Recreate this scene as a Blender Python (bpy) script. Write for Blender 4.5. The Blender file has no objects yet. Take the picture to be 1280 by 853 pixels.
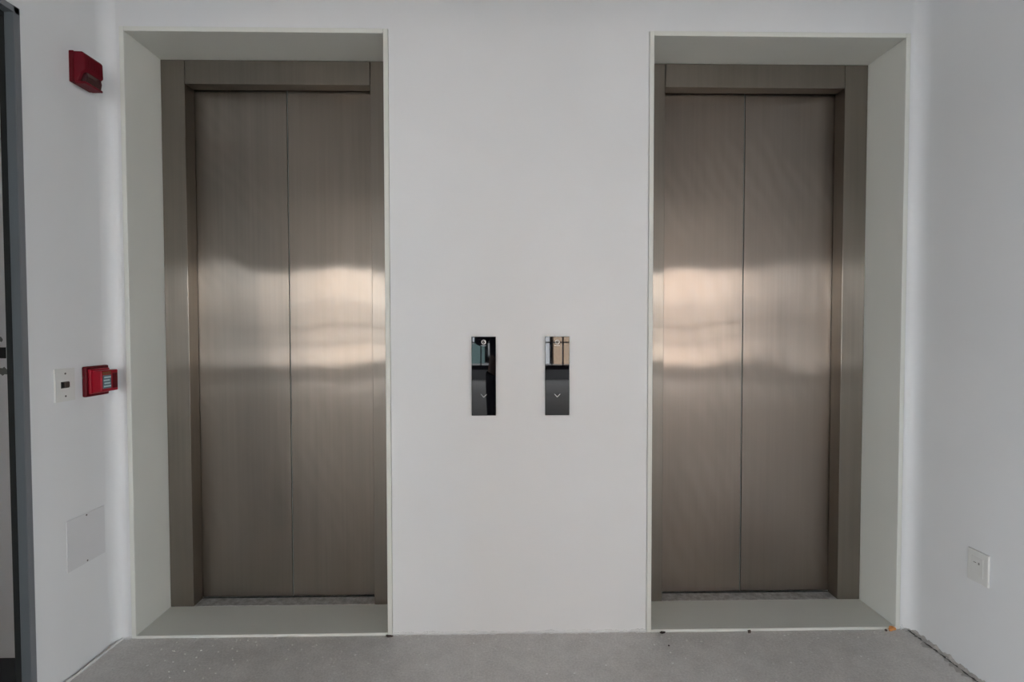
import bpy, bmesh, math, random
from mathutils import Vector, Matrix
random.seed(7)
S = bpy.context.scene
COL = S.collection
# ------------------------------------------------------------------ camera
F, YAW, PITCH, ROLL, DIST, EYE = 653.51, .0186, .0269, .0014, 2.2702, 1.35
cam = bpy.data.cameras.new('camera'); cam.sensor_width = 36; cam.lens = F/1280*36
cam.clip_start = .02; cam.clip_end = 300
co = bpy.data.objects.new('camera', cam); COL.objects.link(co)
cy, sy, cp, sp = math.cos(YAW), math.sin(YAW), math.cos(PITCH), math.sin(PITCH)
R0 = Vector((cy, -sy, 0)); F0 = Vector((sy*cp, cy*cp, -sp)); U0 = Vector((sy*sp, cy*sp, cp))
cr, sr = math.cos(ROLL), math.sin(ROLL)
R = R0*cr-U0*sr; U = R0*sr+U0*cr
M = Matrix((R, U, -F0)).transposed().to_4x4(); M.translation = (0, -DIST, EYE)
co.matrix_world = M
S.camera = co
# ------------------------------------------------------------------ light
S.view_settings.view_transform = 'Standard'; S.view_settings.look = 'None'
S.view_settings.gamma = 1; S.view_settings.use_curve_mapping = False
S.view_settings.exposure = 1.16
w = bpy.data.worlds.new('world'); S.world = w; w.use_nodes = True
bg = w.node_tree.nodes['Background']
bg.inputs[0].default_value = (.91, .962, 1, 1); bg.inputs[1].default_value = 5.5
sun = bpy.data.lights.new('sun', 'SUN'); sun.energy = 13.5; sun.angle = .01; sun.color = (1, .99, .985)
so = bpy.data.objects.new('sun', sun); COL.objects.link(so)
so.rotation_euler = Vector((-.35, -1, -.75)).to_track_quat('-Z', 'Y').to_euler(); so.location = (0, 3, 12)
# window geometry of the far glazed wall (behind the camera)
WY, WX, WZ0, WZ1 = -11.2, 5.85, .36, 2.82
pl = bpy.data.lights.new('window_portal', 'AREA'); pl.shape = 'RECTANGLE'; pl.size = 2*WX; pl.size_y = WZ1-WZ0
pl.cycles.is_portal = True
po = bpy.data.objects.new('window_portal', pl); COL.objects.link(po)
po.location = (0, WY+.12, (WZ0+WZ1)/2); po.rotation_euler = (math.pi/2, 0, 0)

for sx in (-1, 1):
    pl = bpy.data.lights.new('added_window_portal', 'AREA'); pl.shape = 'RECTANGLE'; pl.size = 2.46; pl.size_y = 5.8  # portal for each side window added for extra light
    pl.cycles.is_portal = True
    po = bpy.data.objects.new('added_window_portal', pl); COL.objects.link(po)
    po.location = (sx*8.58, -6.1, 1.59); po.rotation_euler = (0, sx*math.pi/2, 0)

# ------------------------------------------------------------------ helpers
def tag(o, label=None, cat=None, group=None, kind=None):
    if label: o['label'] = label
    if cat: o['category'] = cat
    if group: o['group'] = group
    if kind: o['kind'] = kind
    return o
def link(name, bm, m, parent=None, smooth=False, bevel=0, seg=2, uv=False):
    me = bpy.data.meshes.new(name)
    bmesh.ops.recalc_face_normals(bm, faces=bm.faces)
    if uv:
        L = bm.loops.layers.uv.new('UVMap')
        for f in bm.faces:
            n = f.normal
            for l in f.loops:
                c = l.vert.co
                if abs(n.z) > .7: l[L].uv = (c.x, c.y)
                elif abs(n.x) > .7: l[L].uv = (c.y, c.z)
                else: l[L].uv = (c.x, c.z)
    bm.to_mesh(me); bm.free()
    if smooth:
        for p in me.polygons: p.use_smooth = True
    for x in (m if isinstance(m, (list, tuple)) else [m]): me.materials.append(x)
    o = bpy.data.objects.new(name, me); COL.objects.link(o)
    if parent: o.parent = parent
    if bevel:
        b = o.modifiers.new('bevel', 'BEVEL'); b.width = bevel; b.segments = seg; b.limit_method = 'ANGLE'
        b.angle_limit = .6
    return o
def box(bm, x0, x1, y0, y1, z0, z1, mi=0):
    vs = [bm.verts.new((x, y, z)) for z in (z0, z1) for y in (y0, y1) for x in (x0, x1)]
    for q in ((0,2,3,1),(4,5,7,6),(0,1,5,4),(2,6,7,3),(0,4,6,2),(1,3,7,5)):
        f = bm.faces.new([vs[i] for i in q]); f.material_index = mi
def cyl(bm, c, axis, r, h, n=20, r2=None, mi=0):
    """disc column centred at c, pointing along axis"""
    a = Vector(axis).normalized(); u = a.orthogonal().normalized(); v = a.cross(u)
    r2 = r if r2 is None else r2; c = Vector(c)
    A = [bm.verts.new(c+(u*math.cos(t)+v*math.sin(t))*r) for t in [2*math.pi*i/n for i in range(n)]]
    B = [bm.verts.new(c+a*h+(u*math.cos(t)+v*math.sin(t))*r2) for t in [2*math.pi*i/n for i in range(n)]]
    bm.faces.new(A[::-1]).material_index = mi; bm.faces.new(B).material_index = mi
    for i in range(n):
        bm.faces.new((A[i], A[(i+1) % n], B[(i+1) % n], B[i])).material_index = mi
def prism(bm, pts, y0, y1, mi=0):
    """polygon given as (x,z), extruded along y"""
    A = [bm.verts.new((x, y0, z)) for x, z in pts]; B = [bm.verts.new((x, y1, z)) for x, z in pts]
    bm.faces.new(A).material_index = mi; bm.faces.new(B[::-1]).material_index = mi
    n = len(pts)
    for i in range(n): bm.faces.new((A[i], B[i], B[(i+1) % n], A[(i+1) % n])).material_index = mi
def empty(name, loc):
    o = bpy.data.objects.new(name, None); COL.objects.link(o); o.location = loc; o.empty_display_size = .1
    return o
BM = bmesh.new

# ------------------------------------------------------------------ materials
def mat(name, col, rough=.5, metal=0, **kw):
    m = bpy.data.materials.new(name); m.use_nodes = True
    b = m.node_tree.nodes['Principled BSDF']
    b.inputs['Base Color'].default_value = (*col, 1); b.inputs['Roughness'].default_value = rough
    b.inputs['Metallic'].default_value = metal
    for k, v in kw.items(): b.inputs[k].default_value = v
    return m
class N:
    """small helper for node wiring"""
    def __init__(s, m): s.t = m.node_tree; s.b = s.t.nodes['Principled BSDF']
    def n(s, typ, **kw):
        x = s.t.nodes.new(typ)
        for k, v in kw.items():
            if k in x.inputs: x.inputs[k].default_value = v
            else: setattr(x, k, v)
        return x
    def l(s, a, b): s.t.links.new(a, b)
    def coord(s, scale=(1, 1, 1), rot=(0, 0, 0)):
        c = s.n('ShaderNodeTexCoord'); mp = s.n('ShaderNodeMapping'); mp.inputs['Scale'].default_value = scale
        mp.inputs['Rotation'].default_value = rot
        s.l(c.outputs['Object'], mp.inputs[0]); return mp.outputs[0]
    def noise(s, scale, vec, detail=4, rough=.55, dist=0):
        x = s.n('ShaderNodeTexNoise'); x.inputs['Scale'].default_value = scale; x.inputs['Detail'].default_value = detail
        x.inputs['Roughness'].default_value = rough; x.inputs['Distortion'].default_value = dist
        s.l(vec, x.inputs['Vector']); return x.outputs[0]
    def ramp(s, fac, stops):
        r = s.n('ShaderNodeValToRGB'); e = r.color_ramp.elements
        while len(e) < len(stops): e.new(.5)
        for a, (p, c) in zip(e, stops): a.position = p; a.color = (*c, 1) if len(c) == 3 else c
        s.l(fac, r.inputs[0]); return r.outputs[0]
    def mix(s, fac, a, b, typ='MIX'):
        x = s.n('ShaderNodeMix', data_type='RGBA', blend_type=typ)
        for sock, v in ((x.inputs[0], fac), (x.inputs[6], a), (x.inputs[7], b)):
            if hasattr(v, 'is_linked'): s.l(v, sock)
            else: sock.default_value = v if isinstance(v, (int, float)) else (*v, 1)
        return x.outputs[2]
    def maprange(s, v, a, b, c, d):
        x = s.n('ShaderNodeMapRange'); s.l(v, x.inputs[0])
        for i, q in enumerate((a, b, c, d)): x.inputs[i+1].default_value = q
        return x.outputs[0]
    def bump(s, h, strength, dist, prev=None):
        x = s.n('ShaderNodeBump'); x.inputs['Strength'].default_value = strength; x.inputs['Distance'].default_value = dist
        s.l(h, x.inputs['Height'])
        if prev: s.l(prev, x.inputs['Normal'])
        return x.outputs[0]

def wall_mat(name, col, rough=.42, bump=1.0, vary=1):
    m = mat(name, col, rough); g = N(m); c = g.coord()
    big = g.noise(1.3, c, 3); mid = g.noise(7, c, 4)
    a = tuple(x*.965 for x in col)
    g.l(g.mix(g.maprange(big, .35, .65, 0, 1), col, a), g.b.inputs['Base Color'])
    g.l(g.maprange(mid, .3, .7, rough-.05*vary, rough+.08*vary), g.b.inputs['Roughness'])
    n1 = g.bump(g.noise(3.2, c, 2), .35*bump, .006); n2 = g.bump(g.noise(90, c, 3), .25*bump, .0006, n1)
    g.l(n2, g.b.inputs['Normal']); return m
paint = wall_mat('white_wall_paint', (.79, .80, .813))
liner_m = wall_mat('greenish_white_lacquer', (.74, .75, .705), .34, .2, 0)
ceil_m = wall_mat('ceiling_paint', (.36, .355, .345), .8)
plaster = wall_mat('rough_plaster', (.76, .77, .775), .8, 2)
rubble = wall_mat('chipped_concrete_edge', (.50, .48, .46), .95, 5)
patch_m = wall_mat('grey_painted_plate', (.70, .70, .715), .5, .4)

ANISO, AROT = .84, .25
def steel_mat(name, seed, col=(.235, .208, .180), swirl=1.0):
    m = mat(name, col, .45, 1.0); g = N(m)
    tn = g.n('ShaderNodeTangent'); tn.direction_type = 'UV_MAP'; tn.uv_map = 'UVMap'
    tc = g.n('ShaderNodeTexCoord'); mp = g.n('ShaderNodeMapping'); mp.inputs['Location'].default_value = (seed*3.7, seed*1.3, seed)
    g.l(tc.outputs['Object'], mp.inputs[0]); c = mp.outputs[0]
    st = g.n('ShaderNodeMapping'); st.inputs['Scale'].default_value = (22, 22, .9); g.l(c, st.inputs[0])
    streak = g.noise(1, st.outputs[0], 3, .5)
    blot = g.noise(1.7, c, 3, .5, .4)
    # hand-wiped arcs, faint
    wv = g.n('ShaderNodeTexWave', wave_type='RINGS', rings_direction='Y'); wv.inputs['Scale'].default_value = 4.2
    wv.inputs['Distortion'].default_value = 9.0; wv.inputs['Detail'].default_value = 3; wv.inputs['Detail Scale'].default_value = .5
    g.l(c, wv.inputs[0])
    arcs = g.n('ShaderNodeMath', operation='MULTIPLY'); g.l(wv.outputs['Fac'], arcs.inputs[0])
    g.l(g.maprange(g.noise(2.2, c, 2), .48, .65, 0, 1), arcs.inputs[1])
    a = g.mix(.5, g.maprange(streak, .3, .7, 0, 1), g.maprange(blot, .3, .7, 0, 1))
    hs = g.n('ShaderNodeMapping'); hs.inputs['Scale'].default_value = (85, 85, 1.4); g.l(c, hs.inputs[0])
    a = g.mix(.30, a, g.maprange(g.noise(1, hs.outputs[0], 2, .5), .3, .7, 0, 1))
    a2 = g.mix(.15*swirl, a, arcs.outputs[0])
    cr = g.ramp(a2, [(.15, tuple(x*.86 for x in col)), (.85, tuple(x*1.14 for x in col))])
    cr2 = g.mix(g.maprange(blot, .45, .7, 0, .35), cr, (col[0]*.98, col[1]*.93, col[2]*.89))
    lowm = g.n('ShaderNodeMapping'); lowm.inputs['Scale'].default_value = (3.0, 1, 1.6); g.l(c, lowm.inputs[0])
    nb = g.bump(g.noise(1, lowm.outputs[0], 1, .4), 1.0, .007)
    g.l(cr2, g.b.inputs['Base Color']); g.l(g.maprange(a2, .2, .8, .38, .50), g.b.inputs['Roughness'])
    g.l(nb, g.b.inputs['Normal'])
    # second lobe: drawn sideways by the vertical brushing, crisp up and down
    an = g.n('ShaderNodeBsdfAnisotropic'); an.distribution = 'GGX'
    an.inputs['Anisotropy'].default_value = ANISO; an.inputs['Rotation'].default_value = AROT
    g.l(g.mix(1.0, cr2, (1.5, 1.5, 1.5), 'MULTIPLY'), an.inputs['Color']); g.l(g.maprange(a2, .2, .8, .16, .21), an.inputs['Roughness'])
    g.l(nb, an.inputs['Normal']); g.l(tn.outputs[0], an.inputs['Tangent'])
    mx = g.n('ShaderNodeMixShader'); mx.inputs[0].default_value = .50
    out = g.t.nodes['Material Output']
    g.l(g.b.outputs[0], mx.inputs[1]); g.l(an.outputs[0], mx.inputs[2]); g.l(mx.outputs[0], out.inputs[0])
    return m
steel_a = steel_mat('brushed_steel_panel', 1.0)
steel_b = steel_mat('brushed_steel_panel_smeared', 2.7, (.255, .220, .192), 2.2)
steel_f = steel_mat('brushed_steel_frame', 5.1, (.225, .203, .178), .5)
sill_m = mat('worn_aluminium_sill', (.42, .41, .40), .45, .25)
g = N(sill_m); c = g.coord(); g.l(g.ramp(g.noise(28, c, 6, .7), [(.35, (.30, .29, .28)), (.6, (.55, .55, .55)), (.8, (.75, .75, .73))]), g.b.inputs['Base Color'])
seal_m = mat('teal_grey_rubber', (.16, .20, .20), .4)
dark_m = mat('dark_shaft', (.02, .02, .02), .9)

# concrete floor
conc = mat('concrete', (.4, .38, .36), .75); g = N(conc); c = g.coord()
n1 = g.noise(1.6, c, 6, .6); n2 = g.noise(11, c, 6, .65); n3 = g.noise(120, c, 3)
base = g.ramp(n1, [(.30, (.52, .495, .475)), (.5, (.72, .685, .66)), (.7, (.86, .83, .805))])
base = g.mix(.5, base, g.ramp(n2, [(.3, (.48, .455, .44)), (.7, (.88, .865, .85))]))
base = g.mix(.35, base, g.ramp(n3, [(.3, (.42, .41, .40)), (.7, (.86, .85, .84))]))
vo = g.n('ShaderNodeTexVoronoi'); vo.inputs['Scale'].default_value = 17; g.l(c, vo.inputs[0])
sepd = g.maprange(vo.outputs['Distance'], .05, .10, 1, 0)
vcol = g.n('ShaderNodeSeparateColor'); g.l(vo.outputs['Color'], vcol.inputs[0])
keep = g.maprange(vcol.outputs[0], .55, .60, 0, 1)
mm = g.n('ShaderNodeMath', operation='MULTIPLY'); g.l(sepd, mm.inputs[0]); g.l(keep, mm.inputs[1])
base = g.mix(mm.outputs[0], base, (.95, .95, .94))
vo2 = g.n('ShaderNodeTexVoronoi'); vo2.inputs['Scale'].default_value = 70; g.l(c, vo2.inputs[0])
s2 = g.maprange(vo2.outputs['Distance'], .08, .16, 1, 0); vc2 = g.n('ShaderNodeSeparateColor'); g.l(vo2.outputs['Color'], vc2.inputs[0])
k2 = g.maprange(vc2.outputs[1], .82, .85, 0, .9); m2 = g.n('ShaderNodeMath', operation='MULTIPLY'); g.l(s2, m2.inputs[0]); g.l(k2, m2.inputs[1])
base = g.mix(m2.outputs[0], base, (.8, .79, .78))
g.l(base, g.b.inputs['Base Color']); g.l(g.maprange(n2, .3, .7, .55, .8), g.b.inputs['Roughness'])
g.l(g.bump(n3, .3, .001, g.bump(n2, .4, .003)), g.b.inputs['Normal'])
darkfloor = wall_mat('dark_floor_finish', (.045, .05, .055), .6)

red = mat('red_plastic', (.34, .006, .020), .42, 0, **{'Specular IOR Level': .3}); red_s = mat('dark_red_strobe_plastic', (.14, .002, .010), .5, 0, **{'Specular IOR Level': .25}); red2 = mat('deep_red_plastic', (.11, .002, .007), .5, 0, **{'Specular IOR Level': .25})
g = N(red); c = g.coord(); g.l(g.bump(g.noise(400, c, 2), .15, .0003), g.b.inputs['Normal'])
lens_m = mat('strobe_lens', (.045, .008, .010), .15, 0, **{'Coat Weight': .6})
ivory = mat('ivory_plastic', (.72, .72, .70), .4)
white_pl = mat('white_plastic', (.70, .70, .68), .35)
blackpl = mat('black_plastic', (.012, .012, .012), .4)
screw_m = mat('dark_screw', (.12, .11, .10), .4, .8)
glass_b = mat('black_mirror_glass', (.004, .004, .006), .015, 0, IOR=1.55)
mark_w = mat('white_print', (.85, .85, .84), .5)
frame_m = mat('grey_painted_steel', (.13, .15, .165), .40)
frame_f = mat('grey_painted_steel_face', (.17, .18, .195), .40)
gasket = mat('black_gasket', (.012, .014, .014), .7)
label_m = mat('instruction_label', (.10, .17, .21), .4)
label_l = mat('label_lettering', (.50, .66, .70), .4)
amber = mat('brown_label', (.22, .06, .015), .4)
wood_c = mat('orange_wood', (.62, .27, .08), .8)
debris = mat('dark_debris', (.06, .04, .035), .9)

# ------------------------------------------------------------------ room shell
XL, XR = -1.6672, 1.8175
CZ = 3.10; BY = -2.45; EY = -1.70       # ceiling height, mouth of the lift lobby
OP = [(-1.590, -.5038, 2.598), (.6551, 1.7498, 2.598)]; LIP = .020
def struct(name, bm, m, **k): return tag(link(name, bm, m, **k), kind='structure')
bm = BM(); box(bm, -9, 9, WY-.15, .5, -.2, 0); struct('floor', bm, conc)
bm = BM(); box(bm, -9, 9, WY-.25, 1.0, CZ, CZ+.25); box(bm, XL-.05, XR+.15, BY-.30, BY, 2.64, CZ)
struct('ceiling', bm, ceil_m)
# front wall with the two openings, and coved inner corners
bm = BM(); T = .45
xs = [XL-.05, OP[0][0]-LIP-.0013, OP[0][1]+LIP+.0013, OP[1][0]-LIP-.0013, OP[1][1]+LIP+.0013, XR+.15]
for a, b in ((0, 1), (2, 3), (4, 5)): box(bm, xs[a], xs[b], 0, T, 0, CZ)
for a, b in ((1, 2), (3, 4)): box(bm, xs[a], xs[b], 0, T, 2.598+LIP+.0013, CZ)
r = .022
for X, s in ((XL, 1), (XR, -1)):
    prev = None
    for i in range(9):
        t = i/8*math.pi/2; px = X+s*.040*(1-math.cos(t)); py = -.060*(1-math.sin(t))
        cur = (bm.verts.new((px, py, 0)), bm.verts.new((px, py, CZ)))
        if prev: f = bm.faces.new((prev[0], cur[0], cur[1], prev[1])); f.smooth = True
        prev = cur
wf = struct('wall_front', bm, paint)
# left wall: thin partition with a doorway near the camera
DY0, DY1, DZ = -.4072, -1.36, 2.447
bm = BM(); tl = .05
box(bm, XL-tl, XL, DY0, 0, 0, CZ); box(bm, XL-tl, XL, DY1, DY0, DZ, CZ); box(bm, XL-tl, XL, EY, DY1, 0, CZ)
struct('wall_left', bm, paint)
bm = BM(); box(bm, XR, XR+.15, EY, 0, 0, CZ); struct('wall_right', bm, paint)
# room seen through the left doorway: wall set back with a black switch box, dark floor
bm = BM(); box(bm, -4.2, XL-tl, -.1375, -.05, 0, CZ); struct('wall_side_room', bm, paint)
bm = BM(); box(bm, -3.4, XL-tl-.002, -1.7, -.1375, 0, .004); struct('floor_side_room', bm, darkfloor)
# far sides of the open floor behind the camera
SW0, SW1 = -9.0, -3.2          # side windows, added to brighten walls and floor, run from y=SW0 to y=SW1
for nm, X0, X1 in (('wall_far_left', -8.8, -8.6), ('wall_far_right', 8.6, 8.8)):
    bm = BM(); box(bm, X0, X1, WY, SW0, 0, CZ); box(bm, X0, X1, SW1, 0, 0, CZ)
    box(bm, X0, X1, SW0, SW1, 0, .36); box(bm, X0, X1, SW0, SW1, 2.82, CZ); struct(nm, bm, paint)
bm = BM(); box(bm, -8.6, -4.2, -.3, -.1, 0, CZ); box(bm, XR+.15, 8.6, EY, EY+.15, 0, CZ); box(bm, -3.4, XL-.05, EY, EY+.15, 0, CZ); box(bm, -3.5, -3.4, EY, -.42, 0, CZ); struct('wall_side_and_blockers', bm, paint)  # last two boxes: unseen walls added to keep light off the side room
# dark shaft behind the doors
bm = BM()
for a, b, z in OP:
    box(bm, a-.1, b+.1, .55, .6, -.1, CZ); 
struct('wall_shaft', bm, dark_m)

# glazed back wall
mull = mat('black_window_frame', (.015, .015, .017), .35, .3)
knee = wall_mat('grey_knee_wall', (.55, .55, .56), .7)
bm = BM(); box(bm, -9, 9, WY-.15, WY, 0, .25); box(bm, -9, 9, WY-.15, WY, WZ1, CZ)
box(bm, -9, -WX, WY-.15, WY, .25, WZ1); box(bm, WX, 9, WY-.15, WY, .25, WZ1)
struct('wall_back', bm, [knee])
bm = BM(); box(bm, -WX, WX, WY-.12, WY+.02, .25, WZ0)
box(bm, -WX, WX, WY-.10, WY-.02, 1.40, 1.45)
x = -WX; k = 0
while x <= WX+.01:
    wd = .035 if k % 3 == 0 else .015
    box(bm, x-wd, x+wd, WY-.11, WY, WZ0, WZ1); x += .53; k += 1
tag(link('window_1', bm, mull), kind='structure')

for nm, X0 in (('added_window_2', -8.72), ('added_window_3', 8.68)):  # unseen side glazing, added to let more light onto side walls and floor
    bm = BM(); y = SW0
    while y <= SW1+.01: box(bm, X0, X0+.04, y-.025, y+.025, .36, 2.82); y += 1.2
    box(bm, X0, X0+.04, SW0, SW1, 1.40, 1.45); box(bm, X0, X0+.04, SW0, SW1, .34, .40); tag(link(nm, bm, mull), kind='structure')
# ------------------------------------------------------------------ outdoors (seen mirrored in the steel and black glass)
asph = wall_mat('street_asphalt', (.22, .22, .22), .9)
bm = BM(); box(bm, -60, 60, -70, 12, -.35, -.205); struct('ground_street', bm, asph)
brick = mat('brickwork', (.5, .25, .15), .9); g = N(brick)
tc = g.n('ShaderNodeTexCoord'); mp = g.n('ShaderNodeMapping'); mp.inputs['Rotation'].default_value = (math.pi/2, 0, 0)
g.l(tc.outputs['Object'], mp.inputs[0]); bt = g.n('ShaderNodeTexBrick'); g.l(mp.outputs[0], bt.inputs[0])
bt.inputs['Color1'].default_value = (.50, .34, .23, 1); bt.inputs['Color2'].default_value = (.58, .42, .29, 1)
bt.inputs['Mortar'].default_value = (.5, .45, .38, 1); bt.inputs['Scale'].default_value = 4.0
g.l(bt.outputs[0], g.b.inputs['Base Color'])
stone = wall_mat('pale_render', (.64, .67, .71), .9); teal = mat('teal_cladding', (.10, .16, .16), .4)
pane = mat('dark_pane', (.03, .04, .05), .1)
def building(x0, x1, y, h, m, label, bays):
    t = empty('building', ((x0+x1)/2, y, -.205)); tag(t, label, 'building')
    X0, X1 = x0-(x0+x1)/2, x1-(x0+x1)/2
    bm = BM(); box(bm, X0, X1, -6, 0, 0, h); box(bm, X0-.1, X1+.1, -6, .12, h, h+.3)
    link('wall', bm, m, t)
    for i in range(bays):
        cx = X0+(i+.5)*(X1-X0)/bays; wd = (X1-X0)/bays*.30
        for z in (.9, 4.1):
            if z+2 > h: continue
            bm = BM(); box(bm, cx-wd/2-.06, cx+wd/2+.06, 0, .05, z-.06, z+1.76)
            wo = link('window', bm, stone, t)
            bm = BM(); box(bm, cx-wd/2, cx+wd/2, .05, .07, z, z+1.7); link('pane', bm, pane, wo)
building(2.15, 3.2, -19.5, 6.2, brick, 'narrow orange brick building mirrored in the right call panel', 0)
building(3.4, 5.4, -20.5, 6.2, stone, 'pale rendered building between the two orange brick ones', 2)
building(5.6, 10, -19.5, 6.2, brick, 'wide orange brick building right of the pale ones', 2)
building(-5.4, -2.45, -20.5, 5.6, stone, 'pale rendered building left of the teal one', 2)
building(-.5, 2.0, -19.8, 5.2, stone, 'pale rendered building beside the orange brick one', 3)
building(-2.2, -.75, -20.0, 5.6, teal, 'teal clad building mirrored in the left call panel', 1)
building(-10, -5.6, -19.5, 6.0, brick, 'long orange brick building at the far left across the street', 2)
building(10.8, 22, -24, 4.4, stone, 'long pale rendered building far to the right outside', 7)
building(-22, -10.8, -24, 4.4, stone, 'long pale rendered building far to the left outside', 7)
t = empty('railing', (0, -13.6, -.12)); tag(t, 'dark metal railing outside the far windows', 'railing')
bm = BM(); box(bm, -9, 9, -.02, .02, .98, 1.02); link('top_rail', bm, mull, t)
for i in range(13):
    bm = BM(); box(bm, -9+i*1.5-.02, -9+i*1.5+.02, -.02, .02, 0, .98); link('post', bm, mull, t)

# ------------------------------------------------------------------ opening liners
D1, ZS, D2 = .2265, .0125, .3035
for k, (a, b, z) in enumerate(OP):
    bm = BM(); th = LIP
    y0 = -.008
    box(bm, a-th, a, y0, D2+.06, 0, z+th); box(bm, b, b+th, y0, D2+.06, 0, z+th)
    box(bm, a, b, y0, D2+.06, z, z+th); box(bm, a, b, y0-.002, D1+.02, 0, ZS)
    struct('trim_%d' % (k+1), bm, liner_m, bevel=.0025)

# ------------------------------------------------------------------ elevators
def elevator(a, b, z, j0, j1, zh, split, label, dm, gap):
    t = empty('elevator_entrance', ((a+b)/2, D1, ZS)); tag(t, label, 'elevator door')
    X = (a+b)/2; Z = ZS
    e = .0015
    for x0, x1 in ((a, j0), (j1, b)):
        bm = BM(); box(bm, x0-X+(e if x0 == a else 0), x1-X-(e if x1 == b else 0), 0, D2-D1, 0, z-Z-.001)
        link('jamb', bm, steel_f, t, bevel=.0018, uv=True)
    bm = BM(); box(bm, j0-X+.0015, j1-X-.0015, 0, D2-D1-.012, zh-Z, z-Z-.001)
    link('header', bm, steel_f, t, bevel=.0018, uv=True)
    bm = BM(); box(bm, j0-X, j1-X, .002, D2-D1+.035, -.010, .001)
    for gx in (.030, .052): pass
    sl = link('sill', bm, sill_m, t, bevel=.001)
    bm = BM(); box(bm, j0-X+.001, j1-X-.001, D2-D1-.004, D2-D1+.0, .0012, .0035); link('sill_guide', bm, gasket, sl)
    yd = D2-D1
    for x0, x1 in ((j0-.03, split-gap), (split+gap, j1+.03)):
        bm = BM(); box(bm, x0-X, x1-X, yd+.004, yd+.034, .005, zh-Z+.03)
        link('door_panel', bm, dm, t, bevel=.002, uv=True)
    # rubber edge in the meeting line, grey-teal to paint the light it reflects
    bm = BM(); box(bm, split-X-.002, split-X+.002, yd+.010, yd+.03, .005, zh-Z+.02)
    link('meeting_seal', bm, seal_m, t)
    return t
elevator(OP[0][0], OP[0][1], OP[0][2], -1.4789, -.6175, 2.4865, -1.039, 'brushed steel elevator doors in the left opening, nearer the red alarm devices', steel_a, .0022)
elevator(OP[1][0], OP[1][1], OP[1][2], .775, 1.6387, 2.4865, 1.1951, 'brushed steel elevator doors with smears in the right opening', steel_b, .0022)

# ------------------------------------------------------------------ call panels
def call_panel(x0, x1, z0, z1, label):
    X = (x0+x1)/2
    t = empty('elevator_call_panel', (X, 0, z0)); tag(t, label, 'call panel')
    hw = (x1-x0)/2; h = z1-z0
    bm = BM(); box(bm, -hw+.004, hw-.004, -.006, .0, .004, h-.004); link('back_box', bm, blackpl, t)
    bm = BM(); box(bm, -hw, hw, -.012, -.006, 0, h); link('glass_face', bm, glass_b, t, bevel=.0012)
    y = -.0124
    zc = h*.255
    bm = BM()
    for s in (-1, 1):       # chevron pointing down
        prism(bm, [(0, zc-.009), (s*.0125, zc+.0045), (s*.0125, zc+.0075), (0, zc-.0055)], y, -.0115)
    link('down_arrow', bm, mark_w, t)
    zc = h-.0235; bm = BM(); n = 28
    def ring(r0, r1, gapa=None):
        for i in range(n):
            a0, a1 = 2*math.pi*i/n, 2*math.pi*(i+1)/n
            if gapa and gapa[0] < i < gapa[1]: continue
            P = [(r0*math.cos(a0), zc+r0*math.sin(a0)), (r1*math.cos(a0), zc+r1*math.sin(a0)), (r1*math.cos(a1), zc+r1*math.sin(a1)), (r0*math.cos(a1), zc+r0*math.sin(a1))]
            prism(bm, P, y, -.0115)
    ring(.0062, .0092)
    for i in range(9):
        a = 2*math.pi*i/9+.3; c0, s0 = math.cos(a), math.sin(a)
        q = [(.0088, -.0014), (.0110, -.0012), (.0110, .0012), (.0088, .0014)]
        prism(bm, [(u*c0-v*s0, zc+u*s0+v*c0) for u, v in q], y, -.0115)
    prism(bm, [(-.003, zc+.0005), (-.0006, zc-.003), (.0036, zc+.0028), (.0026, zc+.0036), (-.0006, zc-.0008), (-.0022, zc+.0013)], y, -.0115)
    xx = -.0125
    for wdt in (.0016, .0022, .0014, .0022, .0018, .0012, .0022, .0018):
        box(bm, xx, xx+wdt, y, -.0115, zc-.0165, zc-.0140); xx += wdt+.0011
    link('emblem', bm, mark_w, t)
    return t
call_panel(-.133, -.028, .9655, 1.308, 'left black glass elevator call panel mirroring a dark figure')
call_panel(.1855, .2910, .9655, 1.308, 'right black glass elevator call panel mirroring orange brick')

# ------------------------------------------------------------------ fire alarm strobe (left wall, high up)
def wallthing(name, y, z, label, cat, wallx=XL): 
    t = empty(name, (wallx, y, z)); tag(t, label, cat); return t
t = wallthing('fire_alarm_horn_strobe', -.1488, 2.355, 'red fire alarm horn strobe high on the left wall', 'fire alarm')
bm = BM(); box(bm, 0, .018, -.050, .050, -.056, .064); link('base_plate', bm, red2, t, bevel=.003)
bm = BM(); hb = [(.010, .063), (.048, .062), (.058, .052), (.060, -.006), (.042, -.020), (.030, -.050), (.016, -.052)]
A = [bm.verts.new((x, -.046, z)) for x, z in hb]; B = [bm.verts.new((x, .048, z)) for x, z in hb]
bm.faces.new(A); bm.faces.new(B[::-1])
for i in range(len(hb)): bm.faces.new((A[i], B[i], B[(i+1) % len(hb)], A[(i+1) % len(hb)]))
body = link('housing', bm, red_s, t, bevel=.004, seg=3)
bm = BM()
for i in range(5): box(bm, .0595, .0608, -.030+i*.013, -.024+i*.013, .006, .034)
link('sounder_grille', bm, red2, body)
bm = BM(); ln = [(.030, -.016), (.056, -.012), (.060, -.030), (.056, -.052), (.028, -.052)]
A = [bm.verts.new((x, -.034, z)) for x, z in ln]; B = [bm.verts.new((x, .040, z)) for x, z in ln]
bm.faces.new(A); bm.faces.new(B[::-1])
for i in range(len(ln)): bm.faces.new((A[i], B[i], B[(i+1) % len(ln)], A[(i+1) % len(ln)]))
link('strobe_lens', bm, lens_m, t, bevel=.003)
bm = BM(); box(bm, .016, .058, -.044, .046, -.060, -.051); link('lens_guard', bm, red_s, t, bevel=.003)

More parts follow.
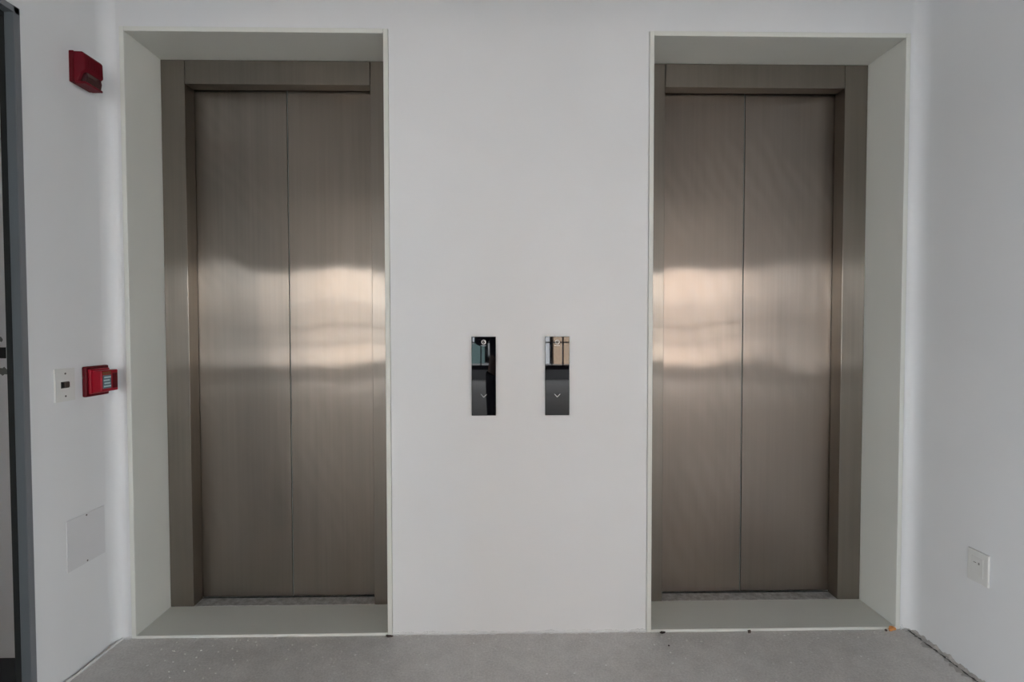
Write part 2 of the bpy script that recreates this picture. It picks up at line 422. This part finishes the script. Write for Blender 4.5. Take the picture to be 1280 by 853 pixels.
# ------------------------------------------------------------------ pull station
t = wallthing('fire_alarm_pull_station', -.1105, 1.1333, 'red fire alarm call point beside the ivory outlet plate', 'fire alarm')
bm = BM(); box(bm, 0, .017, -.061, .061, -.061, .061); link('back_plate', bm, red2, t, bevel=.005, seg=3)
bm = BM(); box(bm, .015, .026, -.050, .054, -.050, .050); box(bm, .022, .062, -.040, .050, -.043, .043)
bd = link('housing', bm, red, t, bevel=.004, seg=3)
bm = BM(); box(bm, .0615, .0630, -.034, .010, -.030, .024); lb = link('instruction_label', bm, label_m, t)
bm = BM()
for i in range(4): box(bm, .0628, .0636, -.030+.003*(i % 2), .008-.003*(i % 3), -.024+i*.012, -.018+i*.012)
link('lettering', bm, label_l, lb)
bm = BM(); box(bm, .0615, .0628, -.034, .010, .027, .038); link('header_label', bm, amber, t)
bm = BM(); box(bm, .0615, .0655, .018, .044, -.032, .030); link('pull_handle', bm, red2, t, bevel=.002)

# ------------------------------------------------------------------ ivory plate with jack
t = wallthing('wall_outlet_plate', -.2560, 1.1320, 'ivory wall plate with a black socket hole and two screws', 'outlet')
bm = BM()
hy, hz = .0205, .0125     # half size of the hole
W2, H2 = .0445, .0625
box(bm, 0, .006, -W2, -hy, -H2, H2); box(bm, 0, .006, hy, W2, -H2, H2); box(bm, 0, .006, -hy, hy, hz, H2); box(bm, 0, .006, -hy, hy, -H2, -hz)
bmesh.ops.remove_doubles(bm, verts=bm.verts, dist=1e-5)
link('cover', bm, ivory, t)
bm = BM(); box(bm, .0002, .0025, -hy, hy, -hz, hz); hole = link('socket_recess', bm, blackpl, t)
bm = BM(); box(bm, .0024, .0085, -.004, hy-.003, -hz+.003, hz-.002); link('socket_insert', bm, mat('dark_brown_plastic', (.05, .035, .03), .4), t, bevel=.001)
for s in (-1, 1):
    bm = BM(); cyl(bm, (.0055, 0, s*.0430), (1, 0, 0), .0036, .0014); link('screw', bm, screw_m, t)

# ------------------------------------------------------------------ blank plate low on the left wall
t = wallthing('blank_cover_plate', -.1665, .508, 'flush grey blank cover plate low on the left wall', 'cover plate')
bm = BM(); box(bm, 0, .0025, -.095, .095, -.100, .100); link('plate', bm, patch_m, t, bevel=.001)
for z in (.092, -.092):
    bm = BM(); cyl(bm, (.002, 0, z), (1, 0, 0), .0035, .0012); link('screw', bm, screw_m, t)

# ------------------------------------------------------------------ outlet on the right wall
t = wallthing('wall_outlet_plate', -.3350, .4330, 'white outlet plate low on the right wall', 'outlet', XR)
bm = BM(); box(bm, -.009, 0, -.044, .044, -.062, .060); link('cover', bm, white_pl, t, bevel=.003, seg=3)
bm = BM(); box(bm, -.0100, -.0085, -.024, .024, -.036, .036); fc = link('receptacle', bm, white_pl, t, bevel=.0008)
bm = BM()
for z in (.014,): box(bm, -.0104, -.0098, -.010, -.004, z-.004, z+.004); box(bm, -.0104, -.0098, .004, .016, z-.0015, z+.0015)
link('slots', bm, mat('outlet_slot_grey', (.20, .20, .19), .6), fc)  # slots drawn as thin grey bars on the face

# ------------------------------------------------------------------ steel frame of the left doorway
bm = BM()
fx0, fx1 = XL-.030, XL+.004
for y0, y1, z0, z1 in ((DY0-.020, DY0, 0, DZ), (DY1, DY1+.020, 0, DZ), (DY1, DY0, DZ-.020, DZ)):
    box(bm, fx0, fx1, y0, y1, z0, z1)
d = struct('door_1', bm, frame_m, bevel=.0015)
bm = BM()
for y0, y1, z0, z1 in ((DY0-.0205, DY0, 0, DZ+.001), (DY1, DY1+.020, 0, DZ), (DY1, DY0, DZ-.0205, DZ)):
    box(bm, XL+.002, XL+.0055, y0, y1+.0005, z0, z1)
link('frame_face', bm, frame_f, d)
bm = BM()
for y0, y1, z0, z1 in ((DY0-.021, DY0, 0, DZ), (DY1, DY1+.021, 0, DZ), (DY1, DY0, DZ-.036, DZ)):
    box(bm, XL-.050, XL-.030, y0, y1, z0, z1)
link('door_seal', bm, gasket, d)
# black switch box on the wall beyond
def bpx(u, v, y):   # helper: where the wall of the side room carries the mark
    return ((u-628)/F*(y+DIST), EYE-(v-409)/F*(y+DIST))
t = empty('switch_box', (-1.998, -.1375, 1.249)); tag(t, 'open black switch box seen through the grey door frame', 'switch box')
bm = BM(); box(bm, -.03, .008, -.004, 0, -.022, .022); link('box', bm, blackpl, t)
sm = mat('grey_plaster_smudge', (.16, .17, .16), .9)
rr = random.Random(3)
for cx, cz, q in ((-.005, -.075, .022), (-.02, .055, .016)):
    n = 15; bm = BM(); bm.faces.new([bm.verts.new((cx+q*rr.uniform(.6, 1.2)*math.cos(2*math.pi*i/n), -.0006, cz+q*rr.uniform(.5, 1.)*math.sin(2*math.pi*i/n))) for i in range(n)])
    link('plaster_smudge', bm, sm, t)

# ------------------------------------------------------------------ ragged plaster along the wall feet
def ridge(name, pts, n, inward, hgt, wid, m, seed, rough=.6):
    """pts: two end points on the wall line, strip of irregular skim coat on wall foot and floor"""
    rnd = random.Random(seed); bm = BM(); P0, P1 = Vector(pts[0]), Vector(pts[1]); inn = Vector(inward); prev = None
    h, w_ = hgt, wid
    for i in range(n+1):
        p = P0.lerp(P1, i/n)
        h = max(.002, h*.6+.4*hgt*(1+rough*rnd.uniform(-1, 1)*1.6)); w_ = max(.002, w_*.5+.5*wid*(1+rough*rnd.uniform(-1.4, 1.6)))
        row = [p+Vector((0, 0, h)), p+inn*.0025+Vector((0, 0, h*.93)), p+inn*(w_*.35)+Vector((0, 0, h*.35)), p+inn*w_+Vector((0, 0, .0004)), p+inn*w_+Vector((0, 0, -.002))]
        row = [bm.verts.new(v) for v in row]
        if prev:
            for a in range(4): bm.faces.new((prev[a], row[a], row[a+1], prev[a+1]))
        prev = row
    return struct(name, bm, m, smooth=False)
ridge('trim_3', ((OP[0][1]+LIP, 0, 0), (OP[1][0]-LIP, 0, 0)), 150, (0, -1, 0), .008, .007, plaster, 1, .8)
ridge('trim_4', ((XL+.02, -.01, 0), (XL, -.7, 0)), 90, (1, 0, 0), .006, .005, plaster, 2)
ridge('trim_5', ((XR, -.0, 0), (XR, -.8, 0)), 110, (-1, 0, 0), .010, .024, rubble, 5, .9)
ridge('trim_6', ((OP[1][1]+LIP, 0, 0), (XR, 0, 0)), 12, (0, -1, 0), .018, .012, plaster, 9)
ridge('trim_7', ((XL, 0, 0), (OP[0][0]-LIP, 0, 0)), 12, (0, -1, 0), .006, .012, plaster, 4)
# jagged crack, shade painted in, where the slab pulls away from the right wall
bm = BM(); rnd = random.Random(11); prev = None
for i in range(70):
    y = -.02-.55*i/69; c0 = XR-.022+rnd.uniform(-.002, .002); wd = max(.0006, .0030+rnd.uniform(-.0028, .0030))
    cur = (bm.verts.new((c0-wd, y, .0042)), bm.verts.new((c0+wd, y, .0042)))
    if prev: bm.faces.new((prev[0], cur[0], cur[1], prev[1]))
    prev = cur
struct('trim_8', bm, mat('crack_painted_shadow', (.09, .085, .08), 1))

# ------------------------------------------------------------------ crumbs and chips on the floor
def chip(name, x, y, s, m, label, cat, seed, flat=.45, group=None):
    rnd = random.Random(seed); bm = BM(); bmesh.ops.create_icosphere(bm, subdivisions=2, radius=1)
    for v in bm.verts:
        f = rnd.uniform(.5, 1.2); v.co = Vector((v.co.x*s[0]*f, v.co.y*s[1]*f, v.co.z*s[2]*f))
    z = min(v.co.z for v in bm.verts)
    for v in bm.verts: v.co.z -= z
    o = link(name, bm, m); o.location = (x, y, 0); tag(o, label, cat, group); return o
chip('wood_chip', 1.722, -.020, (.018, .009, .0105), wood_c, 'broken orange wood chip by the right opening', 'debris', 1)
chip('dirt_crumb', 1.694, -.024, (.007, .005, .005), debris, 'dark crumb just left of the orange wood chip', 'debris', 2)
chip('dirt_crumb', .7025, -.018, (.013, .006, .005), debris, 'flat dark crumb under the left end of the right sill', 'debris', 3)
chip('dirt_crumb', 1.0832, -.026, (.008, .006, .009), debris, 'round dark crumb in front of the right sill', 'debris', 4)
chip('dirt_crumb', -.4952, -.020, (.018, .006, .005), debris, 'dark crumb at the right foot of the left opening', 'debris', 5)
chip('dirt_crumb', .7005, -.110, (.004, .004, .003), debris, 'tiny dark crumb on the floor ahead of the right sill', 'debris', 6)
# scattered white plaster grit
bm = BM(); rnd = random.Random(21)
for i in range(420):
    x = rnd.uniform(-1.6, 1.75); y = -.012-rnd.random()**1.6*.5; s = rnd.uniform(.001, .0034)
    ret = bmesh.ops.create_icosphere(bm, subdivisions=1, radius=s)
    for v in ret['verts']: v.co = Vector((v.co.x*rnd.uniform(.8, 1.6), v.co.y*rnd.uniform(.8, 1.4), v.co.z*.6))+Vector((x, y, s*.45))
tag(link('plaster_grit', bm, wall_mat('white_plaster_grit', (.75, .74, .72), .9)), 'white plaster grit scattered on the concrete floor along the wall', 'grit', kind='stuff')

# ------------------------------------------------------------------ photographer standing behind the viewpoint, mirrored in the left call panel
cloth_top = mat('navy_black_jacket', (.012, .012, .020), .85); cloth_leg = mat('black_trousers', (.010, .010, .013), .9)
skin = mat('skin', (.42, .25, .18), .55); shoe = mat('black_leather_shoe', (.01, .01, .01), .4); hairm = mat('dark_hair', (.015, .010, .008), .6)
def skinned(name, V, E, m, parent, root=0, sub=2):
    me = bpy.data.meshes.new(name); me.from_pydata([v[:3] for v in V], E, []); o = bpy.data.objects.new(name, me); COL.objects.link(o)
    sk = o.modifiers.new('skin', 'SKIN'); sk.use_smooth_shade = True
    me.skin_vertices if me.skin_vertices else None
    if not me.skin_vertices:
        bpy.context.view_layer.update()
    for i, v in enumerate(V):
        r_ = v[3]; me.skin_vertices[0].data[i].radius = r_ if isinstance(r_, tuple) else (r_, r_)
    me.skin_vertices[0].data[root].use_root = True
    ss = o.modifiers.new('sub', 'SUBSURF'); ss.levels = sub; ss.render_levels = sub
    me.materials.append(m)
    if parent: o.parent = parent
    return o
PX, PY = .03, -2.66
p = empty('person', (PX, PY, 0)); tag(p, 'photographer in dark clothes holding a camera at chest height, mirrored in the left call panel', 'person')
V = [(0, 0, .98, (.155, .115)), (0, 0, 1.15, (.140, .105)), (0, .01, 1.32, (.165, .120)), (0, 0, 1.47, (.130, .085)), (0, .01, 1.56, .055), (0, .02, 1.64, .052),
     (0, .03, 1.70, .078), (0, .02, 1.79, .088), (0, .01, 1.86, .055)]
E = [(0, 1), (1, 2), (2, 3), (3, 4), (4, 5), (5, 6), (6, 7), (7, 8)]
for s_ in (-1, 1):
    b0 = len(V); sh = s_
    V += [(sh*.185, 0, 1.46, .060), (sh*.245, .02, 1.19, .045), (sh*.13, .17, 1.30, .032), (sh*.098, .212, 1.335, .024),
          (sh*.10, 0, .90, .088), (sh*.105, .01, .52, .060), (sh*.11, -.02, .10, .042), (sh*.115, .10, .045, .038)]
    E += [(3, b0), (b0, b0+1), (b0+1, b0+2), (b0+2, b0+3), (0, b0+4), (b0+4, b0+5), (b0+5, b0+6), (b0+6, b0+7)]
    # palm and five fingers closing on the camera
    q = len(V); V += [(sh*.094, .240, 1.350, .018)]; E += [(b0+3, q)]
body = skinned('body', V, E, skin, p)
# clothing as children: jacket and trousers follow the same skeleton, slightly fuller
Vj = [(0, 0, .93, (.170, .130)), (0, 0, 1.15, (.155, .120)), (0, .01, 1.32, (.180, .135)), (0, 0, 1.47, (.145, .10)), (0, .01, 1.535, .070)]
Ej = [(0, 1), (1, 2), (2, 3), (3, 4)]
for s_ in (-1, 1):
    b0 = len(Vj); Vj += [(s_*.185, 0, 1.46, .075), (s_*.245, .02, 1.19, .058), (s_*.14, .16, 1.294, .044)]; Ej += [(3, b0), (b0, b0+1), (b0+1, b0+2)]
skinned('jacket', Vj, Ej, cloth_top, p)
Vt = [(0, 0, .99, (.165, .125))]; Et = []
for s_ in (-1, 1):
    b0 = len(Vt); Vt += [(s_*.10, 0, .88, .102), (s_*.105, .01, .52, .075), (s_*.11, -.02, .09, .060)]; Et += [(0, b0), (b0, b0+1), (b0+1, b0+2)]
skinned('trousers', Vt, Et, cloth_leg, p)
for s_ in (-1, 1):
    skinned('shoe', [(s_*.11, -.055, .042, .044), (s_*.113, .04, .046, .046), (s_*.118, .15, .036, .040), (s_*.12, .19, .032, .030)], [(0, 1), (1, 2), (2, 3)], shoe, p)
    for k in range(4):
        zz = 1.375-.019*k; ln_ = (.9, 1.0, .95, .8)[k]
        skinned('finger', [(s_*.092, .250, zz-.006, .0092), (s_*.092, .285, zz, .0088), (s_*.084, .317, zz, .0080), (s_*(.080-.034*ln_), .319, zz, .0070)], [(0, 1), (1, 2), (2, 3)], skin, p, sub=1)
    skinned('thumb', [(s_*.088, .232, 1.340, .0105), (s_*.066, .226, 1.352, .0098), (s_*.044, .228, 1.366, .0085)], [(0, 1), (1, 2)], skin, p, sub=1)
    skinned('ear', [(s_*.082, .015, 1.745, .010), (s_*.092, .008, 1.765, .014), (s_*.088, .008, 1.785, .010)], [(0, 1), (1, 2)], skin, p, sub=1)
    bm = BM(); bmesh.ops.create_uvsphere(bm, u_segments=12, v_segments=8, radius=.011)
    for v in bm.verts: v.co += Vector((s_*.032, .105, 1.772))
    link('eye', bm, mat('eye', (.05, .03, .02), .2), p, smooth=True)
skinned('nose', [(0, .100, 1.775, .007), (0, .118, 1.745, .012), (0, .104, 1.732, .010)], [(0, 1), (1, 2)], skin, p, sub=1)
skinned('mouth', [(-.022, .100, 1.702, .005), (0, .107, 1.703, .007), (.022, .100, 1.702, .005)], [(0, 1), (1, 2)], mat('lips', (.35, .12, .10), .5), p, root=1, sub=1)
skinned('hair', [(0, -.03, 1.70, .075), (0, -.03, 1.80, .092), (0, .01, 1.875, .080), (0, .055, 1.875, .045)], [(0, 1), (1, 2), (2, 3)], hairm, p)
t = empty('hand_camera', (PX, PY+.277, 1.345)); tag(t, 'black camera held by the photographer in dark clothes', 'camera')
bm = BM(); box(bm, -.066, .066, -.030, .028, -.045, .045); box(bm, -.025, .025, -.03, .02, .045, .068); link('camera_body', bm, blackpl, t, bevel=.006)
bm = BM(); cyl(bm, (0, .026, -.002), (0, 1, 0), .034, .060, 32); link('lens', bm, blackpl, t, bevel=.002)
